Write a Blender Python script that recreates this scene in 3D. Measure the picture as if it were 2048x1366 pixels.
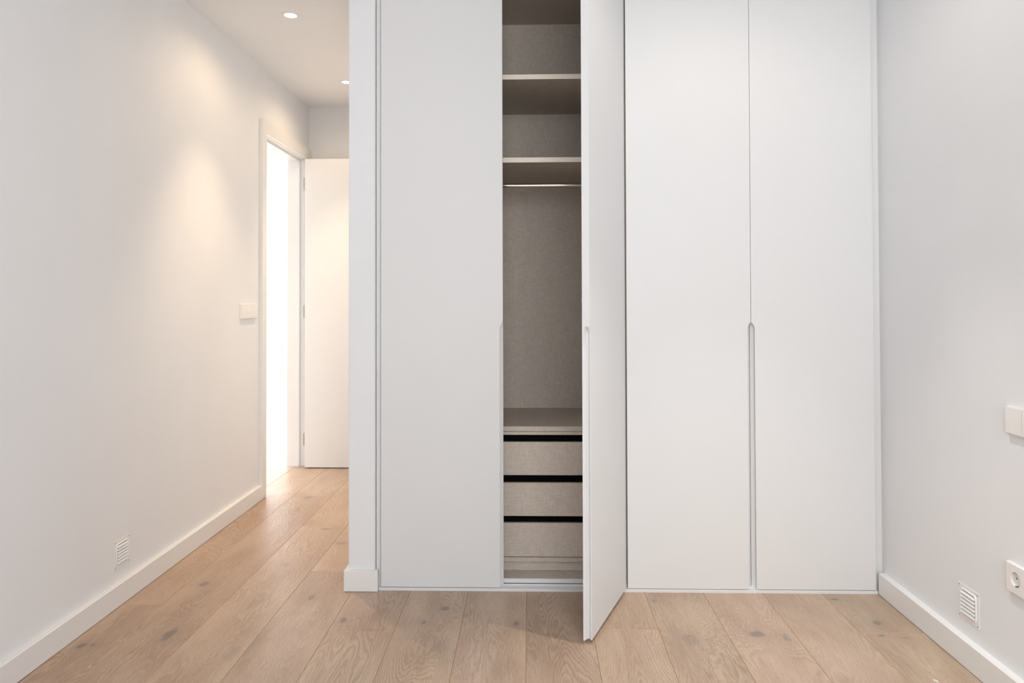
import bpy, bmesh, math, random
from mathutils import Vector, Matrix

random.seed(7)
for o in list(bpy.data.objects):
    bpy.data.objects.remove(o, do_unlink=True)
S = bpy.context.scene
COL = S.collection

# ------------------------------------------------------------------ camera
F_PX = 1457.77
cam_d = bpy.data.cameras.new('camera')
cam = bpy.data.objects.new('camera', cam_d)
COL.objects.link(cam)
cam_d.sensor_width = 36.0
cam_d.sensor_fit = 'HORIZONTAL'
cam_d.lens = F_PX / 2048 * 36.0
cam_d.shift_y = -(683.0 - 575.74) / 2048
cam_d.clip_start = 0.05
yaw, pitch, roll = 0.0258011, 0.0151065, -0.0027301
fw = Vector((-math.sin(yaw) * math.cos(pitch), math.cos(yaw) * math.cos(pitch), math.sin(pitch)))
rt = Vector((math.cos(yaw), math.sin(yaw), 0))
up = rt.cross(fw)
r2 = rt * math.cos(roll) + up * math.sin(roll)
u2 = -rt * math.sin(roll) + up * math.cos(roll)
M = Matrix((r2, u2, -fw)).transposed().to_4x4()
M.translation = (0, 0, 1.15)
cam.matrix_world = M
S.camera = cam

# ------------------------------------------------------------------ world, exposure, daylight
S.view_settings.view_transform = 'Standard'
S.view_settings.look = 'None'
S.view_settings.gamma = 1.0
S.view_settings.use_curve_mapping = False
S.view_settings.exposure = 0.0
W = bpy.data.worlds.new('daylight')
S.world = W
W.use_nodes = True
W.node_tree.nodes['Background'].inputs[0].default_value = (0.80, 0.90, 1.0, 1)
W.node_tree.nodes['Background'].inputs[1].default_value = 0.1


def area_light(name, loc, rot, sx, sy, power, col):
    d = bpy.data.lights.new(name, 'AREA')
    d.shape = 'RECTANGLE'
    d.size, d.size_y = sx, sy
    d.energy = power
    d.color = col
    o = bpy.data.objects.new(name, d)
    o.location = loc
    o.rotation_euler = rot
    COL.objects.link(o)
    return o


WIN_POWER = 69
ROOM_POWER = 330
LAMP_HALL = 6.6
LAMP_MAIN = 6.0
ROOM_NEAR = 75
HALL_BEAM = 58
MAIN_BEAM = 94
LAMP_ROOM = 500
# daylight through the wide window behind the camera
area_light('window_daylight', (0.47, -0.93, 1.62), (math.radians(90), 0, 0), 1.66, 1.60, WIN_POWER, (0.985, 0.99, 1.0))
# neighbouring room's daylight; the near window light is added to brighten the hall door
area_light('neighbour_added_light_near', (-5.32, 4.7, 1.3), (0, math.radians(-90), 0), 2.2, 3.0, ROOM_NEAR, (0.92, 0.97, 1.0))
area_light('neighbour_daylight', (-5.32, 9.0, 1.3), (0, math.radians(-90), 0), 2.2, 5.0, ROOM_POWER, (0.97, 0.985, 1.0))

# ------------------------------------------------------------------ materials
def new_mat(name):
    m = bpy.data.materials.new(name)
    m.use_nodes = True
    nt = m.node_tree
    return m, nt, nt.nodes['Principled BSDF']


class NT:
    """short-hand for building a node tree"""
    def __init__(s, nt):
        s.nt = nt

    def n(s, t, **kw):
        x = s.nt.nodes.new(t)
        for k, v in kw.items():
            setattr(x, k, v)
        return x

    def link(s, a, b):
        s.nt.links.new(a, b)

    def put(s, sock, v):
        if hasattr(v, 'is_linked') or hasattr(v, 'links'):
            s.link(v, sock)
        else:
            sock.default_value = v

    def math(s, op, a, b=0.0, c=0.0, clamp=False):
        x = s.n('ShaderNodeMath', operation=op, use_clamp=clamp)
        s.put(x.inputs[0], a)
        s.put(x.inputs[1], b)
        if op in ('MULTIPLY_ADD', 'COMPARE', 'SMOOTH_MIN', 'SMOOTH_MAX'):
            s.put(x.inputs[2], c)
        return x.outputs[0]

    def vmath(s, op, a, b=(0, 0, 0)):
        x = s.n('ShaderNodeVectorMath', operation=op)
        s.put(x.inputs[0], a)
        s.put(x.inputs[1], b)
        return x.outputs['Value'] if op in ('LENGTH', 'DISTANCE', 'DOT_PRODUCT') else x.outputs[0]

    def noise(s, vec, scale, detail=2.0, rough=0.5, dist=0.0):
        x = s.n('ShaderNodeTexNoise')
        s.link(vec, x.inputs['Vector'])
        x.inputs['Scale'].default_value = scale
        x.inputs['Detail'].default_value = detail
        x.inputs['Roughness'].default_value = rough
        x.inputs['Distortion'].default_value = dist
        return x.outputs['Fac']

    def mix(s, fac, a, b, blend='MIX'):
        x = s.n('ShaderNodeMix', data_type='RGBA', blend_type=blend)
        s.put(x.inputs[0], fac)
        s.put(x.inputs[6], a)
        s.put(x.inputs[7], b)
        return x.outputs[2]

    def ramp(s, fac, lo, hi):
        x = s.n('ShaderNodeMapRange', interpolation_type='SMOOTHSTEP')
        s.put(x.inputs[0], fac)
        x.inputs[1].default_value = lo
        x.inputs[2].default_value = hi
        return x.outputs[0]

    def bump(s, h, strength, dist, bsdf):
        x = s.n('ShaderNodeBump')
        x.inputs['Strength'].default_value = strength
        x.inputs['Distance'].default_value = dist
        s.link(h, x.inputs['Height'])
        s.link(x.outputs[0], bsdf.inputs['Normal'])


def paint(name, col, rough, bscale=140.0, bstr=0.06, var=0.012, spec=0.5):
    m, nt, b = new_mat(name)
    k = NT(nt)
    co = k.n('ShaderNodeNewGeometry').outputs['Position']
    f = k.noise(co, bscale, 3, 0.6)
    g = k.noise(co, 2.2, 2, 0.5)
    c1 = tuple(x * (1 - var) for x in col) + (1,)
    c2 = tuple(min(1, x * (1 + var)) for x in col) + (1,)
    k.link(k.mix(k.ramp(g, 0.3, 0.7), c1, c2), b.inputs['Base Color'])
    b.inputs['Roughness'].default_value = rough
    b.inputs['Specular IOR Level'].default_value = spec
    if bstr > 0:
        k.bump(f, bstr, 0.002, b)
    return m


WALL = paint('matt_wall_paint', (0.79, 0.803, 0.82), 0.85, spec=0.25)
CEIL = paint('matt_ceiling_paint', (0.85, 0.86, 0.875), 0.9)
LACQ = paint('white_satin_lacquer', (0.722, 0.728, 0.733), 0.5, 900, 0.02, 0.004, 0.25)
TRIM = paint('white_trim_enamel', (0.80, 0.80, 0.795), 0.38, 500, 0.02, 0.008)
PLAST = paint('white_switch_plastic', (0.82, 0.81, 0.79), 0.3, 800, 0.0, 0.004)
VENTB = paint('vent_shade_grey', (0.16, 0.16, 0.16), 0.7, 300, 0.0, 0.02)  # dark grey paints the shadow lines between the vent slats
VENTM = paint('white_vent_enamel', (0.82, 0.82, 0.82), 0.4, 700, 0.02, 0.01)


def metal(name, col, rough):
    m, nt, b = new_mat(name)
    k = NT(nt)
    co = k.n('ShaderNodeTexCoord').outputs['Object']
    f = k.noise(co, 260, 2)
    b.inputs['Base Color'].default_value = col + (1,)
    b.inputs['Metallic'].default_value = 1.0
    x = k.n('ShaderNodeMapRange')
    k.link(f, x.inputs[0])
    x.inputs[3].default_value = rough * 0.8
    x.inputs[4].default_value = rough * 1.2
    k.link(x.outputs[0], b.inputs['Roughness'])
    return m


CHROME = metal('polished_chrome', (0.66, 0.64, 0.62), 0.14)
NICKEL = metal('satin_nickel', (0.45, 0.44, 0.41), 0.38)
SCREW = metal('dark_steel_screw', (0.20, 0.20, 0.20), 0.45)

BLACK, _nt, _b = new_mat('matt_black_strip')  # near-black colour for the strips in the drawer gaps
_k = NT(_nt)
_f = _k.noise(_k.n('ShaderNodeTexCoord').outputs['Object'], 300)
_k.link(_k.mix(_f, (0.0008, 0.0008, 0.0008, 1), (0.0016, 0.0016, 0.0016, 1)), _b.inputs['Base Color'])
_b.inputs['Roughness'].default_value = 0.85
_b.inputs['Specular IOR Level'].default_value = 0.1

# lamp lens: gives off light
LENS, _nt, _b = new_mat('lamp_lens')
_k = NT(_nt)
_f = _k.noise(_k.n('ShaderNodeTexCoord').outputs['Object'], 60)
_b.inputs['Base Color'].default_value = (0.9, 0.9, 0.9, 1)
_k.link(_k.mix(_f, (1.0, 0.86, 0.66, 1), (1.0, 0.90, 0.74, 1)), _b.inputs['Emission Color'])
_b.inputs['Emission Strength'].default_value = 5.0


def linen(name='woven_linen_laminate', lift=0.0):
    m, nt, b = new_mat(name)
    k = NT(nt)
    co = k.n('ShaderNodeNewGeometry').outputs['Position']
    sx = k.vmath('MULTIPLY', co, (1.0, 1.0, 0.045))      # threads running up
    sz = k.vmath('MULTIPLY', co, (0.045, 0.30, 1.0))     # threads running across
    a = k.noise(sx, 900, 2, 0.6)
    c = k.noise(sz, 900, 2, 0.6)
    d = k.noise(co, 7, 3, 0.6)
    t = k.math('ADD', a, c)
    t = k.math('MULTIPLY', t, 0.5)
    col = k.mix(k.ramp(t, 0.34, 0.66), (0.45, 0.388, 0.330, 1), (0.665, 0.588, 0.507, 1))
    col = k.mix(k.math('MULTIPLY', d, 0.25), col, (0.50, 0.47, 0.43, 1))
    col = k.mix(lift, col, (0.90, 0.80, 0.70, 1))
    k.link(col, b.inputs['Base Color'])
    b.inputs['Roughness'].default_value = 0.6
    k.bump(t, 0.25, 0.0006, b)
    return m


LINEN = linen()
EDGE = linen('linen_lighter', 0.55)  # same linen mixed towards a lighter tone for the shelf fronts

# knots of the oak boards: x, y, radius across, radius along, darkness
KNOTS = [(-1.3255, 2.933, .030, .046, .75), (-1.2459, 2.495, .034, .075, .9), (-1.497, 2.403, .022, .034, .95),
         (-1.4637, 2.411, .012, .018, .9), (-.851, 2.814, .022, .050, .75), (-.676, 2.6155, .018, .040, .8),
         (-.897, 3.436, .045, .030, .55), (-1.068, 3.155, .030, .034, .4), (-.3207, 2.7195, .026, .034, .85),
         (-.3826, 2.601, .016, .022, .9), (-.0562, 2.6014, .020, .028, .8), (.5338, 2.4863, .052, .075, .35),
         (.4655, 2.8019, .012, .018, .5), (.7674, 2.535, .044, .040, .75), (.86, 2.51, .020, .045, .55),
         (1.1563, 2.829, .034, .016, .95), (1.2188, 2.6285, .026, .032, .75), (1.1897, 2.532, .018, .010, .9),
         (-1.2943, 4.2184, .036, .05, .6), (-1.029, 3.6435, .05, .03, .6), (-.30, 2.42, .05, .09, .25),
         (-.9711, 2.366, .03, .10, .3), (-.93, 2.42, .02, .12, .3), (1.2593, 2.5152, .03, .014, .35)]


def oak():
    m, nt, b = new_mat('brushed_oak')
    k = NT(nt)
    pos = k.n('ShaderNodeNewGeometry').outputs['Position']
    info = k.n('ShaderNodeObjectInfo')
    rnd = info.outputs['Random']
    tint = info.outputs['Color']
    off = k.n('ShaderNodeCombineXYZ')
    k.link(k.math('MULTIPLY', rnd, 37.0), off.inputs[0])
    k.link(k.math('MULTIPLY', rnd, 91.0), off.inputs[1])
    k.link(k.math('MULTIPLY', rnd, 53.0), off.inputs[2])
    loc = k.vmath('ADD', pos, off.outputs[0])
    # knot field
    warp = None
    core = None
    halo = None
    sep = k.n('ShaderNodeSeparateXYZ')
    k.link(pos, sep.inputs[0])
    jit = k.noise(k.vmath('MULTIPLY', pos, (1, 1, 0)), 26, 3, 0.6)
    jit = k.math('MULTIPLY_ADD', jit, 1.5, -0.75)
    for (x, y, rx, ry, dk) in KNOTS:
        c = k.vmath('MULTIPLY', k.vmath('SUBTRACT', pos, (x, y, 0)), (1 / rx, 1 / ry, 0))
        d = k.vmath('LENGTH', c)
        d = k.math('ADD', d, k.math('MULTIPLY', jit, 0.7))
        g = k.math('POWER', 2.718, k.math('MULTIPLY', k.math('MULTIPLY', d, d), -0.30))
        w = k.math('MULTIPLY', g, 0.075)
        cr = k.math('MULTIPLY', k.math('SUBTRACT', 1.0, k.ramp(d, 0.30, 0.75)), dk)
        ha = k.math('MULTIPLY', k.math('SUBTRACT', 1.0, k.ramp(d, 0.5, 2.1)), dk)
        warp = w if warp is None else k.math('ADD', warp, w)
        core = cr if core is None else k.math('MAXIMUM', core, cr)
        halo = ha if halo is None else k.math('MAXIMUM', halo, ha)
    # cathedral grain: level lines of a slowly varying field stretched along the board
    broad = k.noise(k.vmath('MULTIPLY', loc, (1.0, 0.14, 1.0)), 5.5, 2, 0.45)
    sl = k.n('ShaderNodeSeparateXYZ')
    k.link(loc, sl.inputs[0])
    wob = k.noise(k.vmath('MULTIPLY', loc, (1.0, 0.3, 1.0)), 24, 3, 0.55)
    u = k.math('MULTIPLY', sl.outputs[0], 0.35)
    u = k.math('ADD', u, k.math('MULTIPLY', broad, 0.62))
    u = k.math('ADD', u, k.math('MULTIPLY', wob, 0.030))
    u = k.math('ADD', u, warp)
    ring = k.math('FRACT', k.math('MULTIPLY', u, 82.0))
    ring = k.math('MULTIPLY', k.ramp(ring, 0.0, 0.72), k.math('SUBTRACT', 1.0, k.ramp(ring, 0.80, 1.0)))
    fibre = k.noise(k.vmath('MULTIPLY', loc, (1.0, 0.022, 1.0)), 420, 3, 0.65)
    pores = k.noise(k.vmath('MULTIPLY', loc, (1.0, 0.045, 1.0)), 800, 2, 0.5)
    cloud = k.noise(k.vmath('MULTIPLY', loc, (1.0, 0.30, 1.0)), 9.0, 3, 0.55)
    amount = k.ramp(k.noise(k.vmath('MULTIPLY', loc, (1, 0.4, 1)), 3.5, 1), 0.35, 0.65)
    base = k.mix(k.ramp(cloud, 0.28, 0.72), (0.415, 0.290, 0.205, 1), (0.535, 0.400, 0.296, 1))
    base = k.mix(k.math('MULTIPLY', ring, k.math('MULTIPLY_ADD', amount, 0.52, 0.12)), base, (0.29, 0.192, 0.130, 1))
    base = k.mix(k.math('MULTIPLY', k.ramp(fibre, 0.45, 0.72), 0.42), base, (0.66, 0.525, 0.41, 1))
    base = k.mix(k.math('MULTIPLY', k.ramp(pores, 0.54, 0.70), 0.55), base, (0.27, 0.185, 0.130, 1))
    base = k.mix(k.math('MULTIPLY', halo, 0.34), base, (0.31, 0.25, 0.205, 1))
    base = k.mix(k.math('MULTIPLY', core, 0.78), base, (0.155, 0.128, 0.112, 1))
    base = k.mix(1.0, base, tint, 'MULTIPLY')
    k.link(base, b.inputs['Base Color'])
    r = k.n('ShaderNodeMapRange')
    k.link(fibre, r.inputs[0])
    r.inputs[3].default_value = 0.27
    r.inputs[4].default_value = 0.40
    k.link(r.outputs[0], b.inputs['Roughness'])
    h = k.math('ADD', k.math('MULTIPLY', ring, -0.6), k.math('MULTIPLY', fibre, 0.5))
    k.bump(h, 0.32, 0.0014, b)
    return m


OAK = oak()
JOINT = paint('board_joint_wood', (0.52, 0.345, 0.20), 0.8, 300, 0.05, 0.03)

# ------------------------------------------------------------------ mesh helpers
def bx(bm, x0, x1, y0, y1, z0, z1):
    vs = [bm.verts.new((x, y, z)) for x in (x0, x1) for y in (y0, y1) for z in (z0, z1)]
    for f in ((0, 1, 3, 2), (4, 6, 7, 5), (0, 4, 5, 1), (2, 3, 7, 6), (0, 2, 6, 4), (1, 5, 7, 3)):
        bm.faces.new([vs[i] for i in f])
    return vs


def prism(bm, pts, axis, a, b):
    """extrude the outline pts (pairs) along an axis from a to b"""
    def P(p, t):
        return {'x': (t, p[0], p[1]), 'y': (p[0], t, p[1]), 'z': (p[0], p[1], t)}[axis]
    A = [bm.verts.new(P(p, a)) for p in pts]
    B = [bm.verts.new(P(p, b)) for p in pts]
    n = len(pts)
    for i in range(n):
        bm.faces.new((A[i], A[(i + 1) % n], B[(i + 1) % n], B[i]))
    bm.faces.new(A[::-1])
    bm.faces.new(B)


def lathe(bm, prof, n, mat=None, closed=False):
    """spin the profile (radius, height) about z; mat places it"""
    rings = []
    for r, z in prof:
        if r < 1e-7:
            rings.append([bm.verts.new((0, 0, z))])
        else:
            rings.append([bm.verts.new((r * math.cos(2 * math.pi * i / n), r * math.sin(2 * math.pi * i / n), z)) for i in range(n)])
    m = len(rings)
    for j in range(m if closed else m - 1):
        a, b = rings[j], rings[(j + 1) % m]
        for i in range(n):
            i2 = (i + 1) % n
            if len(a) == 1 and len(b) == 1:
                continue
            if len(a) == 1:
                bm.faces.new((a[0], b[i], b[i2]))
            elif len(b) == 1:
                bm.faces.new((a[i], a[i2], b[0]))
            else:
                bm.faces.new((a[i], a[i2], b[i2], b[i]))
    vs = [v for r in rings for v in r]
    if mat is not None:
        bmesh.ops.transform(bm, matrix=mat, verts=vs)
    return vs


def obj(name, bm, mat, parent=None, bevel=0.0, seg=2, smooth=False):
    if bevel > 0:
        bmesh.ops.bevel(bm, geom=list(bm.edges), offset=bevel, segments=seg, profile=0.7, affect='EDGES', clamp_overlap=True)
    bmesh.ops.recalc_face_normals(bm, faces=list(bm.faces))
    me = bpy.data.meshes.new(name)
    bm.to_mesh(me)
    bm.free()
    if smooth:
        for p in me.polygons:
            p.use_smooth = True
        try:
            me.set_sharp_from_angle(angle=math.radians(40))
        except Exception:
            pass
    me.materials.append(mat)
    o = bpy.data.objects.new(name, me)
    COL.objects.link(o)
    if parent is not None:
        o.parent = parent
    return o


def box(name, x0, x1, y0, y1, z0, z1, mat, parent=None, bevel=0.0, seg=2):
    bm = bmesh.new()
    bx(bm, x0, x1, y0, y1, z0, z1)
    return obj(name, bm, mat, parent, bevel, seg)


def tag(o, label=None, cat=None, group=None, kind=None):
    if label:
        o['label'] = label
    if cat:
        o['category'] = cat
    if group:
        o['group'] = group
    if kind:
        o['kind'] = kind
    return o


def thing(name, loc, label, cat, group=None, kind=None):
    o = bpy.data.objects.new(name, None)
    o.location = loc
    o.empty_display_size = 0.05
    COL.objects.link(o)
    return tag(o, label, cat, group, kind)


# ------------------------------------------------------------------ room measures
XL, XLB = -1.5669, -1.5457       # left wall, face of its baseboard
XR, XRB = 1.3688, 1.3443         # right wall, face of its baseboard
H = 2.507
ZB = 0.0839                      # baseboard height
YB = -0.80                       # wall behind the camera
YF = 5.099                       # end wall of the hall
SX0, SX1, SY = -0.7247, -0.6190, 2.883   # free wall end between hall and wardrobe
WT = 0.11                        # left wall thickness
RX0, RY0, RY1 = -5.2, 2.6, 11.8  # neighbouring room
DY0, DY1, DZ = 4.233, 5.012, 2.121       # clear door opening

# ------------------------------------------------------------------ floor: slab and boards
fl = box('floor', RX0 - .1, XR + .1, YB - .1, RY1 + .1, -0.16, -0.0045, JOINT)
tag(fl, 'pale whitewashed oak plank floor running from the bedroom into the hall', 'floor', kind='structure')
PW = 0.2295
PX = 0.2105


def board(x0, x1, y0, y1, col):
    bm = bmesh.new()
    g = 0.0004
    hx, hy = (x1 - x0) / 2 - g, (y1 - y0) / 2 - g
    bx(bm, -hx, hx, -hy, hy, -0.0045, 0.0)
    top = [e for e in bm.edges if all(v.co.z > -0.001 for v in e.verts)]
    bmesh.ops.bevel(bm, geom=top, offset=0.0009, segments=1, affect='EDGES')
    bmesh.ops.recalc_face_normals(bm, faces=list(bm.faces))
    for f in bm.faces:
        f.material_index = 0 if f.normal.z > .95 else 1
    o = obj('plank', bm, OAK, fl)
    o.data.materials.append(JOINT)
    o.location = ((x0 + x1) / 2, (y0 + y1) / 2, 0)
    o.color = col + (1,)
    return o


JOINTS = {-8: 2.73, -7: 4.243, -6: 3.684, -5: 3.08, -4: 2.526, -3: 1.9, -2: 1.2, -1: 0.9, 0: 2.559, 1: 1.5, 2: 1.0, 3: 1.8, 4: 2.552}
TINTS = {(-8, 0): (.95, .93, .90), (-8, 1): (.97, .94, .90), (-7, 0): (.92, .89, .86), (-6, 0): (1.0, .98, .95), (-6, 1): (1.0, .98, .95),
         (-5, 0): (.98, .98, .99), (-5, 1): (1.02, 1.0, .97), (-4, 0): (1.0, 1.01, 1.01), (-4, 1): (.98, .96, .96),
         (-3, 1): (.98, .98, .97), (-2, 1): (.97, .97, .98), (-1, 1): (.94, .95, .97), (0, 0): (1.0, 1.0, 1.0), (0, 1): (1.0, .99, .97),
         (1, 1): (.92, .93, .915), (2, 1): (1.0, .99, 1.01), (3, 1): (.99, 1.0, 1.01), (4, 0): (.96, .98, .97), (4, 1): (.92, .94, .94)}
LEN = 2.2
for kx in range(-24, 5):
    x0, x1 = PX + PW * kx, PX + PW * (kx + 1)
    if kx >= -3:
        y_lo, y_hi = YB, 3.50
    elif kx >= -7:
        y_lo, y_hi = YB, YF
    elif kx == -8:
        y_lo, y_hi = YB, 8.0
    else:
        y_lo, y_hi = RY0, RY1 - 2.0
    if kx == 4:
        x1 = XR
    j = JOINTS.get(kx, random.uniform(0, LEN))
    y = j - LEN * math.ceil((j - y_lo) / LEN)
    while y < y_hi - 1e-6:
        a, c = max(y, y_lo), min(y + LEN, y_hi)
        idx = 0 if c <= j + 1e-6 else 1
        rr = random.uniform(.95, 1.02)
        t = TINTS.get((kx, idx), (rr, rr * random.uniform(.98, 1.01), rr * random.uniform(.96, 1.01)))
        if kx in JOINTS and not (a < 2.2 < c or a < 2.6 < c or a < 3.6 < c) and (kx, idx) not in TINTS:
            t = (rr, rr, rr)
        if c - a > 0.02:
            board(x0, x1, a, c, t)
        y += LEN
# far boards of the neighbouring room, washed out by its daylight
box('far_boards', RX0, XL - WT, RY1 - 2.0, RY1, -0.0045, -0.0002, OAK, fl)

# ------------------------------------------------------------------ walls and ceiling
ce = box('ceiling', RX0 - .1, XR + .1, YB - .1, RY1 + .1, H, H + 0.12, CEIL)
tag(ce, 'plain white ceiling over bedroom and hall', 'ceiling', kind='structure')

bm = bmesh.new()
zt = H
ox0, ox1 = XL - WT, XL
oy0, oy1, oz = DY0 - 0.03, DY1 + 0.03, DZ + 0.03
pts = [(YB, -0.0045), (oy0, -0.0045), (oy0, oz), (oy1, oz), (oy1, -0.0045), (RY1, -0.0045), (RY1, zt), (YB, zt)]
prism(bm, pts, 'x', ox0, ox1)
wl = tag(obj('wall_left', bm, WALL), 'long white wall on the left leading into the hall doorway', 'wall', kind='structure')
wr = tag(box('wall_right', XR, XR + .1, YB - .1, 3.62, -0.0045, H, WALL), 'white wall on the right of the wardrobe with socket and vent', 'wall', kind='structure')
bm = bmesh.new()
pts = [(SX0, SY), (SX1, SY), (SX1, YF), (SX0, YF)]
prism(bm, pts, 'z', -0.0045, H)
bmesh.ops.bevel(bm, geom=[e for e in bm.edges if abs(e.verts[0].co.z - e.verts[1].co.z) > 1 and e.verts[0].co.y < 3], offset=0.003, segments=2, affect='EDGES')
tag(obj('wall_partition', bm, WALL), 'narrow white wall end between the hall and the wardrobe', 'wall', kind='structure')
tag(box('wall_hall_end', XL, SX1, YF, YF + .1, -0.0045, H, WALL), 'white end wall of the hall behind the open door', 'wall', kind='structure')
tag(box('wall_front', SX1, XR, 3.56, 3.62, -0.0045, H, WALL), 'white wall behind the wardrobe', 'wall', kind='structure')
# wall behind the camera with the wide window
bm = bmesh.new()
wx0, wx1, wz0, wz1 = -0.38, 1.32, 0.80, 2.44
bx(bm, XL - WT, wx0, YB - .1, YB, -0.0045, H)
bx(bm, wx1, XR, YB - .1, YB, -0.0045, H)
bx(bm, wx0, wx1, YB - .1, YB, wz1, H)
bx(bm, wx0, wx1, YB - .1, YB, -0.0045, wz0)
tag(obj('wall_back', bm, WALL), 'white wall behind the viewer around a wide window', 'wall', kind='structure')
wf = thing('window_1', (0.47, YB, wz0), 'white framed tall window behind the viewer', 'window', kind='structure')
for (a, b_, c, d) in ((-.85, -.80, 0, 1.64), (.80, .85, 0, 1.64), (-.80, .80, 0, .05), (-.80, .80, 1.59, 1.64)):
    box('window_frame', a, b_, -.08, -.02, c, d, TRIM, wf)
# neighbouring room
bm = bmesh.new()
bx(bm, RX0 - .1, RX0, RY0, 3.15, -0.0045, H)
bx(bm, RX0 - .1, RX0, 6.25, 6.45, -0.0045, H)
bx(bm, RX0 - .1, RX0, 3.15, 6.25, 2.42, H)  # opening for the added near window light
bx(bm, RX0 - .1, RX0, 3.15, 6.25, -0.0045, 0.18)
bx(bm, RX0 - .1, RX0, 11.55, RY1, -0.0045, H)
bx(bm, RX0 - .1, RX0, 6.45, 11.55, 2.42, H)
bx(bm, RX0 - .1, RX0, 6.45, 11.55, -0.0045, 0.18)
tag(obj('wall_neighbour_window_side', bm, WALL), 'white window wall of the bright room beyond the doorway', 'wall', kind='structure')
tag(box('wall_neighbour_far', RX0 - .1, XL, RY1, RY1 + .1, -0.0045, H, WALL), 'overexposed white far wall seen through the doorway', 'wall', kind='structure')
tag(box('wall_neighbour_near', RX0 - .1, XL - WT, RY0 - .1, RY0, -0.0045, H, WALL), 'white near wall of the bright room beyond the doorway', 'wall', kind='structure')
tag(box('baseboard_neighbour', RX0, XL - WT, RY1 - .018, RY1, 0.0, ZB, TRIM), 'white baseboard at the far end of the bright neighbouring room', 'baseboard', kind='structure')

# ------------------------------------------------------------------ baseboards
def bb_prof(w, e=0.0025):
    return [(0, 0.002), (0, ZB), (w - e, ZB), (w, ZB - e), (w, 0.002)]


bm = bmesh.new()
prism(bm, [(XL + a, b_) for a, b_ in bb_prof(XLB - XL)], 'y', YB, 4.166)
tag(obj('baseboard_left', bm, TRIM), 'white baseboard along the left wall up to the door casing', 'baseboard', kind='structure')
bm = bmesh.new()
prism(bm, [(XR - a, b_) for a, b_ in bb_prof(XR - XRB)], 'y', YB, 2.878)
tag(obj('baseboard_right', bm, TRIM), 'white baseboard along the right wall below socket and vent', 'baseboard', kind='structure')
# baseboard wrapped round the free wall end
bm = bmesh.new()
outer = [(SX0 - .0145, YF), (SX0 - .0145, SY - .0165), (SX1 + .0135, SY - .0165), (SX1 + .0135, SY + .012)]
inner = [(SX1, SY + .012), (SX1, SY), (SX0, SY), (SX0, YF)]
prism(bm, outer + inner, 'z', 0.0015, ZB - .002)
top = [e for e in bm.edges if all(v.co.z > ZB - .004 for v in e.verts)]
bmesh.ops.bevel(bm, geom=top, offset=0.0018, segments=1, affect='EDGES')
tag(obj('baseboard_partition', bm, TRIM), 'white baseboard wrapped round the narrow wall end beside the wardrobe', 'baseboard', kind='structure')

# ------------------------------------------------------------------ hall door: frame, leaf, hinges
tr = thing('trim_1', (XL, DY0, 0), 'white door casing and jamb around the bright hall doorway', 'door frame', kind='structure')
tr.location = (0, 0, 0)
CF = XL + 0.020
CT = 2.1985
box('casing', XL, CF, 4.166, DY0, 0.002, CT, TRIM, tr, 0.0012)
box('casing', XL, CF, DY0, DY1, DZ + .002, CT, TRIM, tr, 0.0012)
box('casing', XL, CF, DY1, 5.083, 0.002, CT, TRIM, tr, 0.0012)
box('jamb', XL - WT - .012, XL, DY0 - .028, DY0, 0.0, DZ + .028, TRIM, tr)
box('jamb', XL - WT - .012, XL, DY1, DY1 + .028, 0.0, DZ + .028, TRIM, tr)
box('jamb', XL - WT - .012, XL, DY0, DY1, DZ, DZ + .028, TRIM, tr)
SXA, SXB = XL - WT - .002, XL - .034
box('door_stop', SXA, SXB, DY0, DY0 + .012, 0.0, DZ, TRIM, tr, 0.001)
box('door_stop', SXA, SXB, DY1 - .012, DY1, 0.0, DZ, TRIM, tr, 0.001)
box('door_stop', SXA, SXB, DY0 + .012, DY1 - .012, DZ - .012, DZ, TRIM, tr, 0.001)
box('seal', SXB, SXB + .005, DY1 - .006, DY1, 0.0, DZ, VENTM, tr)
box('seal', SXB, SXB + .005, DY0, DY0 + .006, 0.0, DZ, VENTM, tr)
box('seal', SXB, SXB + .005, DY0 + .006, DY1 - .006, DZ - .006, DZ, VENTM, tr)
box('outer_casing', XL - WT - .012, XL - WT, DY0 - .09, DY0 - .028, 0.0, CT, TRIM, tr)
box('outer_casing', XL - WT - .012, XL - WT, DY1 + .028, DY1 + .09, 0.0, CT, TRIM, tr)
# slim strip closing the casing against the end wall
box('scribe_strip', XL, CF + .004, 5.083, 5.0985, 0.002, CT, TRIM, tr)

dl = box('door_1', -1.5445, -0.838, 4.944, 4.984, 0.006, 2.113, TRIM, None, 0.0012)
tag(dl, 'flat white hall door leaf standing open against the end wall', 'door', kind='structure')
for zc in (0.184, 1.066, 1.951):
    bm = bmesh.new()
    ol = []
    r, hh = 0.009, 0.046
    for i in range(7):
        a = math.pi / 2 + math.pi / 2 * i / 6
        ol.append((-1.567 + r * math.cos(a), zc + hh - r + r * math.sin(a)))
    for i in range(7):
        a = math.pi + math.pi / 2 * i / 6
        ol.append((-1.567 + r * math.cos(a), zc - hh + r + r * math.sin(a)))
    ol += [(-1.5455, zc - hh), (-1.5455, zc + hh)]
    prism(bm, ol, 'y', 5.0095, 5.0118)
    hg = obj('hinge', bm, NICKEL, dl)
    hg['label'] = 'satin nickel hinge plate'
    for dz, dx in ((.034, .006), (0, -.002), (-.034, .006)):
        bm = bmesh.new()
        lathe(bm, [(0, .0010), (.0034, .0006), (.0036, -.001)], 12, Matrix.Translation((-1.562 + dx, 5.0096, zc + dz)) @ Matrix.Rotation(math.radians(90), 4, 'X'))
        obj('screw', bm, SCREW, hg)

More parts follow.
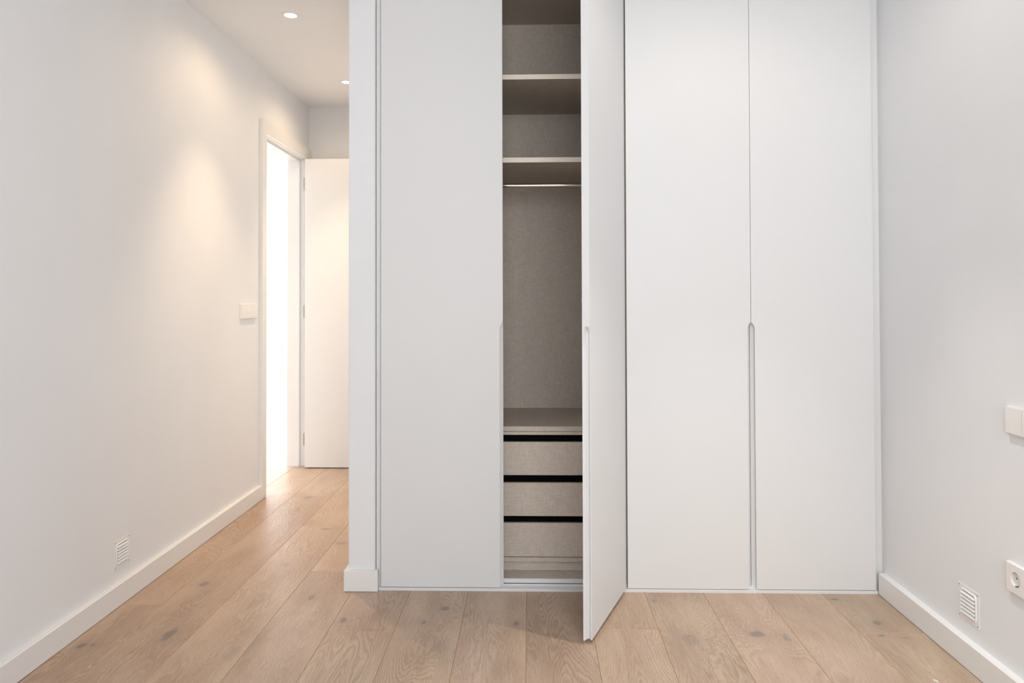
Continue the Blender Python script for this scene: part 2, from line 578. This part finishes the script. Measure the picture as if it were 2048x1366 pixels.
# ------------------------------------------------------------------ wardrobe
YD, DT = 2.886, 0.026            # front of the doors, their thickness
ZD0, ZD1 = 0.0137, 2.476
GZ0, GZ1 = 1.0305, 1.0578        # where the finger groove runs out
G = 0.0132
PROF = [(0.0, 0.0), (.0024, .0), (.0046, .0035), (.0066, .0095), (.0090, .0165), (.0115, .0205), (.0140, .0215), (.0165, .0200),
        (.0190, .0172), (.0210, .0148), (.0222, .0136), (.0232, G), (.026, G)]


def door_bm(w):
    """leaf with its hinge edge at x=0, running to x=-w; front face at y=0, back at y=DT; the free edge carries the finger groove"""
    bm = bmesh.new()
    zs = [ZD0, GZ0]
    n = 16
    zs += [GZ0 + (GZ1 - GZ0) * i / n for i in range(1, n + 1)]
    zs += [GZ1 + .0005, ZD1]
    rows = []
    for z in zs:
        t = max(0.0, (z - GZ0) / (GZ1 - GZ0))
        row = []
        for wv, sb in PROF:
            s = 0.0
            if t < 1:
                if sb >= G and wv > .022:
                    s = G * (1 - t ** 1.8)
                else:
                    s = max(0.0, sb - .0222 * t ** 1.8) if t > 0 else sb
            row.append(bm.verts.new((-w + s, DT - wv, z)))
        row.append(bm.verts.new((0, 0, z)))
        row.append(bm.verts.new((0, DT, z)))
        rows.append(row)
    m = len(rows[0])
    for a, b_ in zip(rows, rows[1:]):
        for i in range(m):
            bm.faces.new((a[i], a[(i + 1) % m], b_[(i + 1) % m], b_[i]))
    bm.faces.new(rows[0][::-1])
    bm.faces.new(rows[-1])
    return bm


def door(parent, w, hinge_x, side, angle=0.0):
    bm = door_bm(w)
    if side == 'left':            # hinged on the left: mirror
        bmesh.ops.scale(bm, vec=(-1, 1, 1), verts=list(bm.verts))
        bmesh.ops.reverse_faces(bm, faces=list(bm.faces))
    o = obj('door', bm, LACQ, parent, smooth=True)
    o.location = (hinge_x, YD, 0)
    o.rotation_euler = (0, 0, angle)
    return o


MA0, MA1, MB1 = -0.5985, 0.3765, 1.3405
CY0, CY1 = 2.9145, 3.525
ZBOT, ZTOP = 0.0383, 2.4745
YBK = 3.505                       # face of the back panels


def module(x0, x1, label, cat, full):
    t = thing('wardrobe', ((x0 + x1) / 2, CY0, 0), label, cat, 'built-in wardrobe units')
    t.location = (0, 0, 0)
    th = 0.018
    for a in (x0, x1 - th):
        box('side_panel', a, a + th, CY0, CY1, 0.0, ZTOP + th, LINEN if full else LACQ, t, 0.0006, 1)
    box('back_panel', x0 + th, x1 - th, YBK, YBK + .010, 0.03, ZTOP, LINEN, t)
    box('top_panel', x0 + th, x1 - th, CY0, YBK, ZTOP, ZTOP + th, LINEN, t)
    box('bottom_panel', x0 + th, x1 - th, CY0 + .002, YBK, ZBOT - th, ZBOT, LINEN, t)
    ed = box('front_edging', x0 + th, x1 - th, CY0, CY0 + .002, ZBOT - .0172, ZBOT, LACQ, t)
    ed['label'] = 'white front edging of the bottom panel'
    for z0, z1 in ((1.7013, 1.7210), (2.0384, 2.0580)):
        sh = box('shelf', x0 + th, x1 - th, 2.938, YBK, z0, z1, LINEN, t)
        ed = box('front_edge', x0 + th, x1 - th, 2.937, 2.938, z0, z1, EDGE, sh)
        ed['label'] = 'lighter front edge'
    return t


wa = module(MA0, MA1, 'white wardrobe unit with one door standing open on shelves, rail and drawers', 'wardrobe', True)
wb = module(MA1 + .0005, MB1, 'white wardrobe unit with both tall doors shut beside the right wall', 'wardrobe', True)
door(wa, 0.4855, MA0 + .0018, 'left')
od = door(wa, 0.4835, 0.3705, 'right', math.radians(68.72))
od['label'] = 'wardrobe door swung open, finger groove on its edge'
bm = bmesh.new()
lathe(bm, [(0, .0022), (.003, .0018), (.004, 0)], 12, Matrix.Translation((-.478, DT, 1.144)) @ Matrix.Rotation(math.radians(-90), 4, 'X'))
obj('bumper', bm, PLAST, od)
door(wb, 0.4853, 0.3772, 'left')
door(wb, 0.4740, 1.3382, 'right')

# hanging rail
bm = bmesh.new()
ry, rz, rr_ = 3.20, 1.6485, 0.0098
mt = Matrix.Translation((0, ry, rz)) @ Matrix.Rotation(math.radians(90), 4, 'Y')
lathe(bm, [(0, MA0 + .018), (rr_, MA0 + .018), (rr_, MA1 - .018), (0, MA1 - .018)], 32, mt)
hr = obj('hanging_rail', bm, CHROME, wa, smooth=True)
hr['label'] = 'chrome hanging rail'

# drawer unit standing inside the open wardrobe
IX0, IX1 = MA0 + .0185, MA1 - .0185
YU = 2.994
dr = wa
box('counter_top', IX0, IX1, YU - .001, YBK, .6077, .6274, LINEN, dr, 0.0006, 1)
box('top_rail', IX0, IX1, YU + .001, YU + .02, .5928, .6057, LINEN, dr, 0.0006, 1)
sidex = (IX0, IX0 + .016), (IX1 - .016, IX1)
for a, b_ in sidex:
    box('drawer_side', a, b_, YU + .022, YBK, ZBOT + .001, .6077, LINEN, dr)
box('drawer_back', IX0 + .016, IX1 - .016, YBK - .012, YBK, ZBOT + .001, .6077, LINEN, dr)
for z0, z1, ztop in ((.4288, .5636, .5928), (.2622, .3973, .4270), (.0970, .2338, .2604)):
    d = box('drawer', IX0 + .001, IX1 - .001, YU, YU + .016, z0, z1, LINEN, dr, 0.0008, 1)
    ch = box('gap_strip', IX0 + .001, IX1 - .001, YU + .017, YU + .021, z0 + .05, ztop, BLACK, d)  # black strip filling the gap behind the drawer front
    ch['label'] = 'black strip in the gap above the drawer front'
    bm = bmesh.new()
    xa, xb, ya, yb_, za, zb_ = IX0 + .02, IX1 - .02, YU + .022, YBK - .04, z0 + .01, z1 - .02
    bx(bm, xa, xb, ya, yb_, za, za + .01)
    bx(bm, xa, xa + .012, ya, yb_, za + .01, zb_)
    bx(bm, xb - .012, xb, ya, yb_, za + .01, zb_)
    bx(bm, xa + .012, xb - .012, yb_ - .012, yb_, za + .01, zb_)
    obj('drawer_box', bm, LINEN, d)
box('bottom_rail', IX0, IX1, YU - .003, YU + .02, .0772, .0945, LINEN, dr, 0.0006, 1)
box('kick_board', IX0, IX1, YU + .012, YU + .026, ZBOT + .0005, .0760, LINEN, dr)

# plinth and fillers
bm = bmesh.new()
pp = [(2.8825, 0.0), (2.8825, .0098), (2.8832, .0106), (2.8950, .0112), (2.9030, .0124), (2.9085, .0150), (2.9115, .0178), (2.9122, .0186), (2.9138, .0186), (2.9138, 0.0)]
prism(bm, pp, 'x', -0.6045, 1.3438)
tag(obj('trim_2', bm, LACQ), 'low white plinth strip along the floor under the wardrobe doors', 'plinth', kind='structure')
tag(box('trim_3', -0.6165, -0.6005, 2.897, 2.915, 0.0, H, LACQ), 'slim white filler strip between wall end and wardrobe', 'filler', kind='structure')
tag(box('trim_4', 1.3415, XR, 2.9, 2.918, 0.0, H, LACQ), 'slim white filler strip between wardrobe and right wall', 'filler', kind='structure')
tag(box('trim_5', -0.5995, 1.341, 2.900, 2.914, 2.479, H, LACQ), 'white filler strip above the wardrobe doors at the ceiling', 'filler', kind='structure')

# ------------------------------------------------------------------ vents
def vent(x, y0, z0, sgn, label):
    """square louvre vent on a wall; sgn points into the room along x"""
    t = thing('air_vent', (x, y0, z0), label, 'vent')
    s = 0.108

    def X(d):
        return sgn * d
    bm = bmesh.new()
    # face plate with a window, and an embossed rim round the window
    m0, m1 = 0.0175, s - 0.0175
    w = 0.0155
    bx(bm, *sorted((X(0), X(.0016))), 0, w, 0, s)
    bx(bm, *sorted((X(0), X(.0016))), s - w, s, 0, s)
    bx(bm, *sorted((X(0), X(.0016))), w, s - w, 0, w)
    bx(bm, *sorted((X(0), X(.0016))), w, s - w, s - w, s)
    obj('face_plate', bm, VENTM, t)
    bm = bmesh.new()
    n = 6
    def rrect(a, r, d):
        o = []
        c0, c1 = a + r, s - a - r
        for (cy, cz, st) in ((c1, c1, 0), (c0, c1, 90), (c0, c0, 180), (c1, c0, 270)):
            for i in range(n + 1):
                an = math.radians(st + 90 * i / n)
                o.append(bm.verts.new((X(d), cy + r * math.cos(an), cz + r * math.sin(an))))
        return o
    loops = [rrect(.0115, .012, .0014), rrect(.0135, .0105, .0042), rrect(.0165, .009, .0042), rrect(.0185, .007, .0008)]
    for a, b_ in zip(loops, loops[1:]):
        L = len(a)
        for i in range(L):
            bm.faces.new((a[i], a[(i + 1) % L], b_[(i + 1) % L], b_[i]))
    obj('rim', bm, VENTM, t, smooth=True)
    box('shade_backing', *sorted((X(.0001), X(.0007))), w, s - w, w, s - w, VENTB, t)  # dark sheet standing in for the shade behind the slats
    zs0, zs1 = .0182, s - .0182
    p = (zs1 - zs0) / 6
    for i in range(6):
        za = zs0 + p * i
        bm = bmesh.new()
        pr = [(X(.0008), za + p * .84), (X(.0024), za + p * .80), (X(.0066), za + p * .24), (X(.0060), za + p * .16), (X(.0008), za + p * .30)]
        prism(bm, pr, 'y', .0178, s - .0178)
        obj('slat', bm, VENTM, t)
    for a in (.0065, s - .0065):
        for b_ in (.0065, s - .0065):
            bm = bmesh.new()
            lathe(bm, [(0, .0012), (.0016, .0010), (.0021, 0)], 10, Matrix.Translation((X(.0016), a, b_)) @ Matrix.Rotation(math.radians(90 * sgn), 4, 'Y'))
            obj('screw', bm, SCREW, t)
    return t


vent(XL, 2.7095, .1322, 1, 'square white louvred vent low on the left wall above the baseboard')
vent(XR, 2.2795, .1338, -1, 'square white louvred vent low on the right wall beside the wardrobe')

# ------------------------------------------------------------------ switches and socket
def switch(x, y_far, gangs, zc, sgn, name, label, run=-1):
    """row of rocker switches; y_far is the edge from which the gangs run in direction run"""
    t = thing(name, (x, y_far, zc), label, 'switch')
    Wd = 0.0815 + 0.071 * (gangs - 1)
    ya, yb_ = sorted((0, run * Wd))
    hz = 0.0405
    box('plate', *sorted((0, sgn * .0078)), ya, yb_, -hz, hz, PLAST, t, 0.0012)
    for i in range(gangs):
        a = run * (0.0012 + (0.0691 if gangs > 1 else 0) * 0)
        lo = 0.0008 + 0.0715 * i + (0.004 if i else 0) * 0
        hi = lo + 0.0708
        if i == gangs - 1:
            hi = Wd - 0.0008
        c0, c1 = sorted((run * lo, run * hi))
        bm = bmesh.new()
        e = 0.0365
        pr = [(sgn * .0078, -e), (sgn * .0078, e), (sgn * .0112, e), (sgn * .0122, 0.0), (sgn * .0112, -e)]
        prism(bm, pr, 'y', c0 + .0003, c1 - .0003)
        obj('rocker', bm, PLAST, t)
    return t


switch(XL, 3.886, 3, 1.0855, 1, 'light_switch', 'wide white rocker switch on the left wall beside the door casing', 1)
switch(XR, 2.130, 2, 0.8015, -1, 'light_switch', 'white double rocker switch on the right wall above the socket', -1)

so = thing('wall_socket', (XR, 2.0945, .3570), 'white round-hole wall socket on the right wall at the frame edge', 'socket')
bm = bmesh.new()
hz, r, n = 0.0407, 0.0207, 48
fx, bxk = -0.0115, 0.0
sq = []
ci = []
for i in range(n):
    a = 2 * math.pi * i / n + math.pi / 4
    c, s_ = math.cos(a), math.sin(a)
    q = hz / max(abs(c), abs(s_))
    sq.append((c * q, s_ * q))
    ci.append((c * r, s_ * r))
R0 = [bm.verts.new((bxk, *p)) for p in sq]
R1 = [bm.verts.new((fx + .001, *p)) for p in sq]
R2 = [bm.verts.new((fx, p[0] * .972, p[1] * .972)) for p in sq]
R3 = [bm.verts.new((fx, *p)) for p in ci]
R4 = [bm.verts.new((fx + .0105, p[0] * .985, p[1] * .985)) for p in ci]
R5 = bm.verts.new((fx + .0105, 0, 0))
for a, b_ in ((R0, R1), (R1, R2), (R2, R3), (R3, R4)):
    for i in range(n):
        bm.faces.new((a[i], a[(i + 1) % n], b_[(i + 1) % n], b_[i]))
for i in range(n):
    bm.faces.new((R4[i], R4[(i + 1) % n], R5))
obj('plate', bm, PLAST, so)
for sy in (-.0095, .0095):
    bm = bmesh.new()
    lathe(bm, [(0, 0), (.0026, 0), (.0026, .0006), (0, .0006)], 16, Matrix.Translation((fx + .0105, sy, 0)) @ Matrix.Rotation(math.radians(-90), 4, 'Y'))
    obj('pin_hole', bm, SCREW, so)
for sz in (-1, 1):
    e = box('earth_clip', fx + .001, fx + .010, -.0032, .0032, *sorted((sz * .0178, sz * .0203)), SCREW if sz < 0 else NICKEL, so)
    e['label'] = 'metal earth clip'

# ------------------------------------------------------------------ downlights
LAMPCOL = (1.0, 0.71, 0.43)


def downlight(x, y, label, power, beam=0.0, col=LAMPCOL, cone=77):
    t = thing('downlight', (x, y, H), label, 'downlight')
    bm = bmesh.new()
    lathe(bm, [(.0430, -.0002), (.0437, -.0016), (.0425, -.0030), (.0335, -.0034), (.0300, -.0024), (.0288, -.0006)], 48)
    obj('trim_ring', bm, CEIL, t, smooth=True)
    bm = bmesh.new()
    lathe(bm, [(0, -.0012), (.0285, -.0012), (.0285, -.0004), (0, -.0004)], 48)
    obj('lens', bm, LENS, t)
    for nm, pw, an, bl in (('downlight_glow', power, 168, 0.6), ('downlight_beam', beam, cone, 0.95)):
        if pw <= 0:
            continue
        d = bpy.data.lights.new(nm, 'SPOT')
        d.energy = pw
        d.color = col
        d.spot_size = math.radians(an)
        d.spot_blend = bl
        d.shadow_soft_size = 0.015
        o = bpy.data.objects.new(nm, d)
        o.parent = t
        o.location = (0, 0, -.034)
        COL.objects.link(o)
    return t


downlight(-1.1425, 3.431, 'round recessed downlight in the hall ceiling, fully in view', LAMP_HALL, HALL_BEAM)
downlight(-1.1470, 4.505, 'round recessed downlight cut off by the white wall end, deeper in the hall', LAMP_HALL, HALL_BEAM)
downlight(0.735, 2.169, 'round recessed downlight in the bedroom ceiling near the wardrobe', LAMP_MAIN, MAIN_BEAM, (1.0, 0.91, 0.80), 57)
downlight(-2.9, 5.9, 'round recessed downlight in the neighbouring room, farther lamp', 0, LAMP_ROOM, (.86, .95, 1.0))
downlight(-2.9, 3.95, 'round recessed downlight in the neighbouring room, nearer lamp', 0, LAMP_ROOM, (.86, .95, 1.0))

# ------------------------------------------------------------------ stray splinter on the floor
bm = bmesh.new()
prism(bm, [(-.008, -.0022), (.004, -.003), (.009, .0005), (.002, .0026), (-.007, .0015)], 'z', 0.0, .0022)
sp = obj('splinter', bm, TRIM)
sp.location = (1.2104, 2.236, 0.0001)
sp.rotation_euler = (0, 0, math.radians(125))
tag(sp, 'tiny white splinter lying on the oak floor near the right wall', 'debris')

# set the empties of the wardrobe units and of the door frame at their own bases
for root, base in ((wa, ((MA0 + MA1) / 2, CY0, 0)), (wb, ((MA1 + MB1) / 2, CY0, 0)), (tr, (XL, (DY0 + DY1) / 2, 0))):
    root.location = base
    for ch in root.children:
        ch.location = Vector(ch.location) - Vector(base)
